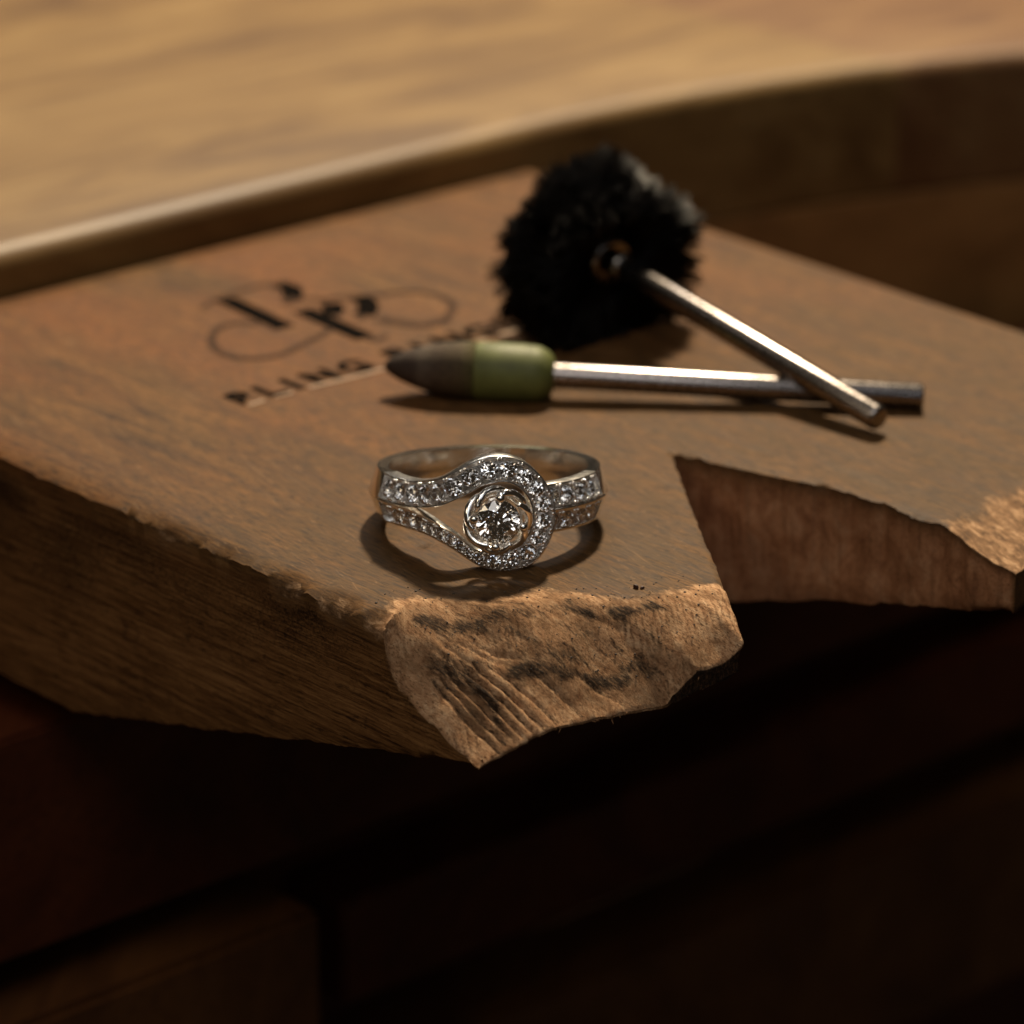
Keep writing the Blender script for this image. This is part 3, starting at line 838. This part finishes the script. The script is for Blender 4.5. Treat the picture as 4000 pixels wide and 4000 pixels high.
def set_stone(pos, nrm, dia, tang, name='accent_diamond', me=PAVE, parent=ring, tilt=0.06):
    z = Vector(nrm).normalized()
    z = (z+Vector((rnd.uniform(-1, 1), rnd.uniform(-1, 1), rnd.uniform(-1, 1)))*tilt).normalized()
    x = Vector(tang); x = (x-z*x.dot(z)).normalized(); y = z.cross(x)
    m = Matrix((x, y, z)).transposed()
    m = m @ Matrix.Rotation(rnd.uniform(0, 1.6), 3, 'Z')
    o = bpy.data.objects.new(name, me)
    o.location = Vector(pos)*S; o.rotation_euler = m.to_euler(); o.scale = (dia,)*3
    return link(o, parent)

beads = Bag()
def pave(path, s0=.6, s1=.4, fill=.84, lift=-.02, maxd=1.55):
    ctr, eo, ei = path
    s = arclen(ctr); wd = np.linalg.norm(eo-ei, axis=1)
    at = lambda A, q: np.array([np.interp(q, s, A[:, k]) for k in range(3)])
    q = s0; first = True
    cen = np.array([0, 0, 0.])
    while True:
        d = min(maxd, float(np.interp(q, s, wd))*fill)
        q += d*.5
        d = min(maxd, float(np.interp(q, s, wd))*fill)
        if q+d*.5 > s[-1]-s1: break
        c = at(ctr, q); t = at(ctr, min(q+.1, s[-1]))-at(ctr, max(q-.1, 0)); across = at(ei, q)-at(eo, q)
        nrm = np.cross(t, across); nrm /= np.linalg.norm(nrm)
        if nrm @ np.array([c[0], c[1], 0]) < 0: nrm = -nrm
        set_stone(c+nrm*lift, nrm, d*.97, t)
        q += d*.5+.03
        # grains between neighbours, one pair at each edge
        c2 = at(ctr, q); aw = at(ei, q)-at(eo, q); wl = np.linalg.norm(aw); aw /= wl
        for sg in (-1, 1):
            for dq in (-.16, .16):
                tt = t/np.linalg.norm(t)
                beads.add(sphere(c2+aw*sg*(wl*.5-.30)+tt*dq+nrm*.03, .150, 8, 6))

outer = [(-72, 2.1), (-58.5, 2.06), (-47.6, 2.09), (-37.7, 2.3), (-29.6, 2.68), (-22, 3.36), (-14, 4.12), (-6.3, 4.57), (.7, 4.68), (7.85, 4.42), (15.2, 3.71), (22.2, 2.5), (27.1, 1.06),
         (28.4, -.32), (27.2, -1.78), (23.1, -3.19), (16.8, -4.2), (9.3, -4.61), (1.4, -4.72), (-7.1, -4.47), (-14.2, -3.94), (-22.1, -3.14), (-29.7, -2.56), (-37.8, -2.15), (-48.8, -1.95), (-58.7, -1.9), (-72, -1.9)]
inner = [(-72, .06), (-58.6, .06), (-47.7, .06), (-38.5, .16), (-30, .45), (-22.5, 1.0), (-15, 1.65), (-8, 2.3), (0, 2.56), (5, 2.45), (9.2, 2.05), (12.8, 1.4), (15.2, .5),
         (15.6, -.4), (14.6, -1.3), (11.8, -2.2), (7.5, -2.7), (3.5, -2.9), (-1.5, -3.0), (-7, -2.95), (-13, -2.75), (-20.5, -1.85), (-28.1, -1.18), (-36.1, -.6), (-46, -.14), (-58.6, -.06), (-72, -.06)]
path = ribbon_ring('halo_ribbon', outer, inner, 300, (-.62, -.16), (.05, .10), 1.15)
pave(path, .7, .6, .70)

# right-hand arms of the shank: two channels meeting in a ridge
ths = np.array([16, 24, 34, 45, 56, 64])
pu = ribbon_ring('shank_arm', [(t, 2.02) for t in ths], [(t, .06) for t in ths], 60, (-.66, -.66), (.02, .02), .95) if False else None
def arm(sign):
    n = 60
    th = np.linspace(14, 66, n)
    t = np.radians(th)
    def at(w_, h): return np.stack([np.sin(t)*(9.8+h), -np.cos(t)*(9.8+h), np.full(n, w_)], -1)
    wo, wi = 2.02*sign, .05*sign
    lerp = lambda f: (wo*(1-f)+wi*f, -.66*(1-f)+.04*f)
    prof = [(0, -.95), (0, -.05), (.015, 0), (.09, 0), (.09, -.10), (.28, -.72), (.72, -.72), (.91, -.10), (.91, 0), (.985, 0), (1, -.04), (1, -1.55)]
    G = np.stack([at(lerp(f)[0], lerp(f)[1]+e) for f, e in prof], 1); m = len(prof)
    F = []
    for i in range(n-1):
        for k in range(m): F.append((i*m+k, i*m+(k+1) % m, (i+1)*m+(k+1) % m, (i+1)*m+k))
    F.append(tuple(range(m-1, -1, -1))); F.append(tuple((n-1)*m+k for k in range(m)))
    o = mesh_obj('shank_arm', G.reshape(-1, 3), F, M['gold'], ring, True)
    bm = bmesh.new(); bm.from_mesh(o.data); bmesh.ops.recalc_face_normals(bm, faces=bm.faces); bm.to_mesh(o.data); bm.free()
    o.data.set_sharp_from_angle(angle=R(32))
    return at(*lerp(.5)), at(*lerp(0)), at(*lerp(1))
for sg in (1, -1):
    pave(arm(sg), 1.4, .5, .72)

V, F = tube([(9.83*math.sin(R(q)), -9.83*math.cos(R(q)), 0) for q in np.linspace(18, 68, 40)], .13, 8)
mesh_obj('ridge', V, F, M['gold_bright'], ring, True)
# plain back of the shank, knife-edged
def shank():
    n = 150
    th = np.linspace(65.6, 289.0, n); t = np.radians(th)
    k = 1-np.abs(th-180)/115; hw = 2.02-.3*sstep(0, 1, k)
    prof = [(-1, -1.62), (-1, -.70), (-.96, -.64), (0, .05), (.96, -.64), (1, -.70), (1, -1.62), (.5, -1.72), (-.5, -1.72)]
    G = np.stack([np.stack([np.sin(t)*(9.8+e), -np.cos(t)*(9.8+e), hw*f], -1) for f, e in prof], 1); m = len(prof)
    F = []
    for i in range(n-1):
        for q in range(m): F.append((i*m+q, i*m+(q+1) % m, (i+1)*m+(q+1) % m, (i+1)*m+q))
    F.append(tuple(range(m-1, -1, -1))); F.append(tuple((n-1)*m+q for q in range(m)))
    o = mesh_obj('shank', G.reshape(-1, 3), F, M['gold_bright'], ring, True)
    bm = bmesh.new(); bm.from_mesh(o.data); bmesh.ops.recalc_face_normals(bm, faces=bm.faces); bm.to_mesh(o.data); bm.free()
    o.data.set_sharp_from_angle(angle=R(30))
shank()
beads.build('bead_grains', M['gold_bright'], ring)['kind'] = 'stuff'

# rosette: open cup, swirling petals, four claws and the centre stone
HC = np.array([-.28, -10.2, -.22])        # centre on the halo plane
def hp(r, a, h): return HC+np.array([r*math.cos(a), -h, r*math.sin(a)])
cup = Bag()
cup.add(tube([hp(1.35, a, -.55) for a in np.linspace(0, 2*math.pi, 40, endpoint=False)], .17, 8, True))
cup.add(tube([hp(1.95, a, .35) for a in np.linspace(0, 2*math.pi, 48, endpoint=False)], .13, 8, True))
cup.build('setting_gallery', M['gold_bright'], ring)
for k in range(7):
    a0 = R(84+360/7*k-74)
    P = []
    for q in np.linspace(0, 1, 22):
        a = a0+R(84)*q
        P.append(hp(2.0+.50*math.sin(math.pi*q)**.8-.02*q, a, .15+1.45*q))
    V, F = tube(P, np.interp(np.linspace(0, 1, 22), [0, .2, .8, 1], [.20, .34, .34, .22]), 14)
    mesh_obj('petal_wire', V, F, M['gold_bright'], ring, True)
STONE_H = 1.55
for ang in (86, 171, 263, 349):
    a = R(ang)
    P = [hp(1.45, a, -.5), hp(1.85, a, .5), hp(2.12, a, 1.2), hp(2.10, a, 1.62), hp(1.98, a, 1.80)]
    V, F = tube(catmull(P, 16), .21, 10)
    o = mesh_obj('claw', V, F, M['gold_bright'], ring, True)
    V, F = sphere(hp(1.97, a, 1.84), .39, 20, 14)
    mesh_obj('claw_tip', V, F, M['gold_bright'], o, True)
CENTRE = brilliant_mesh('centre_diamond')
set_stone(hp(0, 0, STONE_H), (0, -1, 0.0), 3.55, (1, 0, .25), 'centre_diamond', CENTRE, ring, .0)

# ------------------------------------------------------------------ polishing point
def axis_obj(name, label, cat, a, b):
    a = Vector(a); b = Vector(b)
    o = thing(name, label, cat, a)
    o.rotation_euler = (b-a).to_track_quat('Z', 'Y').to_euler()
    return o, (b-a).length
pol, L = axis_obj('polishing_point', 'bullet-shaped brown and green rubber polishing point on a straight steel shank', 'polishing point', (-11.9, 30.9, 2.75), (38.0, 26.5, 1.22))
prof = [(0, 0.02), (.12, .38), (.6, .80), (1.4, 1.26), (2.6, 1.74), (4.0, 2.17), (5.5, 2.50), (7.0, 2.68), (8.6, 2.75)]
V, F = lathe(prof, 40); mesh_obj('rubber_tip', V, F, M['rubber_brown'], pol, True)
prof = [(8.6, 2.73), (8.65, 2.76), (11.0, 2.79), (13.2, 2.77), (13.4, 2.71), (13.55, 2.74), (14.5, 2.64), (15.3, 2.25), (15.8, 1.7), (16.0, .9)]
V, F = lathe(prof, 40); mesh_obj('rubber_collar', V, F, M['rubber_green'], pol, True)
prof = [(15.6, 1.175), (L-.35, 1.175), (L-.1, 1.08), (L, .9), (L, 0.02)]
V, F = lathe(prof, 32); o = mesh_obj('steel_shank', V, F, M['steel'], pol, True); o.data.set_sharp_from_angle(angle=R(40))

# ------------------------------------------------------------------ bristle wheel brush
A0 = np.array([10.4, 47.0, 7.4]); A1 = np.array([33.3, 19.4, 1.55])
br, LB = axis_obj('wheel_brush', 'black bristle wheel brush leaning on its steel shank across the polishing point', 'brush', A0, A1)
Mb = br.rotation_euler.to_matrix(); Mi = Mb.transposed()
prof = [(-7.6, .02), (-7.6, 1.1), (-7.3, 2.4), (-1.4, 2.5), (-1.1, 2.3), (-1.0, 2.0), (-1.0, 1.0)]
V, F = lathe(prof, 32); mesh_obj('hub', V, F, M['dark_steel'], br, True)
V, F = lathe([(-.1, 1.55), (.25, 1.52), (.6, 1.35), (.85, 1.1), (.9, .02)], 28); mesh_obj('hub_cap', V, F, M['dark_steel'], br, True)
V, F = lathe([(.6, .98), (3.2, .98), (3.5, 1.0), (4.0, 1.15), (4.4, 1.18), (LB-.4, 1.18), (LB-.1, 1.05), (LB, .85), (LB, .02)], 32)
o = mesh_obj('steel_shank', V, F, M['steel'], br, True); o.data.set_sharp_from_angle(angle=R(40))
bag = Bag()
for tf in range(540):
    ta = rnd.uniform(0, 2*math.pi); tq = rnd.uniform(-1, 1); tl = rnd.gauss(0, .42); lean = rnd.gauss(0, .06)
    for k in range(15):
        ang = ta+rnd.gauss(0, .085); q = max(-1, min(1, tq+rnd.gauss(0, .16)))
        ca, sa = math.cos(ta), math.sin(ta)
        dwn = (Mb @ Vector((ca, sa, 0))).z           # how far this tuft points up
        Rt = 9.7-.8*dwn+tl+rnd.gauss(0, .3)
        Rt -= 1.9*math.exp(-((tq-.12)/.22)**2)*max(0, dwn)+.4*math.exp(-((tq-.12)/.22)**2)
        if tq > .1:                                  # the front row has a worn gap near the top
            Rt -= 1.5*max(0, min(1, (dwn-.3)/.5))*tq+1.6*math.exp(-((dwn-.97)/.10)**2)*(tq+.2)
        z0 = -3.8+q*2.6; z1 = -3.4+tq*(5.2 if tq > 0 else 4.0)+(q-tq)*2.0
        P = []
        for f in (0, .4, .75, 1):
            r = 2.5+(Rt-2.5)*f; aa = ang*(1-.50*f)+ta*.50*f+lean*f*f; zz = z0+(z1-z0)*f**1.2
            P.append(np.array([r*math.cos(aa), r*math.sin(aa), zz]))
        # the part resting on the wood bends flat
        Pw = [Mb @ Vector(p)+Vector(A0) for p in P]
        for p in Pw:
            if p.z < .35: p.z = .06+.29*math.exp(max(p.z, -6)-.35)
        P = [np.array(Mi @ (p-Vector(A0))) for p in Pw]
        bag.add(tube(P, np.array([.085, .09, .09, .06]), 3))
o = bag.build('bristles', M['bristle'], br, True); o['kind'] = 'stuff'

# ------------------------------------------------------------------ crumbs and filings on the pin
def flake(uu, vv, r, m_=None):
    z = pin_height(uu, vv)
    n = 6; V, F = [], []
    a0 = rnd.uniform(0, 6)
    e = rnd.uniform(.35, 1)
    cx, cy_ = pin_world(uu, vv)
    for zz, k in ((0, .8), (r*.5, 1), (r*.95, .5)):
        for i in range(n):
            a = a0+2*math.pi*i/n
            x = r*k*math.cos(2*math.pi*i/n)*rnd.uniform(.75, 1.2); y = r*k*e*math.sin(2*math.pi*i/n)*rnd.uniform(.75, 1.2)
            V.append((cx+x*math.cos(a0)-y*math.sin(a0), cy_+x*math.sin(a0)+y*math.cos(a0), z+zz-.02))
    for j in range(2):
        for i in range(n): F.append((j*n+i, j*n+(i+1) % n, (j+1)*n+(i+1) % n, (j+1)*n+i))
    F.append(tuple(range(n-1, -1, -1))); F.append(tuple(2*n+i for i in range(n)))
    return V, F
bag = Bag(); bag.add(flake(19.7, -4.1, .36)); bag.add(flake(20.1, -3.75, .24))
o = bag.build('wood_crumb', M['crumb'], None, False)
o['label'] = 'tiny dark red crumb lying on the pin just below the ring'; o['category'] = 'crumb'
bag = Bag()
for k in range(380):
    vv = rnd.uniform(-22, 1); uu = float(np.interp(vv, CR[:, 0], CR[:, 1]))+rnd.uniform(-3.5, 8)
    if uu > float(np.interp(vv, FR[:, 0], FR[:, 1]))-.4 or uu+.72*vv > 24.5: continue
    bag.add(flake(uu, vv, .035+.09*rnd.random()**3))
for k in range(60):
    bag.add(flake(rnd.uniform(-15, 12), rnd.uniform(-22, 6), .03+.06*rnd.random()**3))
for k in range(26):
    vv = rnd.uniform(-18, -1); uu = float(np.interp(vv, CR[:, 0], CR[:, 1]))+rnd.uniform(0, 4)
    if uu+.72*vv > 24.2: continue
    c = pin_world(uu, vv); z = pin_height(uu, vv)+.04; a = rnd.uniform(0, 6); kx = rnd.uniform(-3, 3); l = rnd.uniform(.25, .9)
    P = []
    x, y = c
    for q in range(8):
        P.append((x, y, z+.05*math.sin(q))); x += math.cos(a)*l/8; y += math.sin(a)*l/8; a += kx/8
    bag.add(tube(P, .018, 4))
o = bag.build('filing_dust', M['filings'], None, False)
o['kind'] = 'stuff'; o['label'] = 'dark filings and fibres scattered over the filed end of the pin'; o['category'] = 'dust'
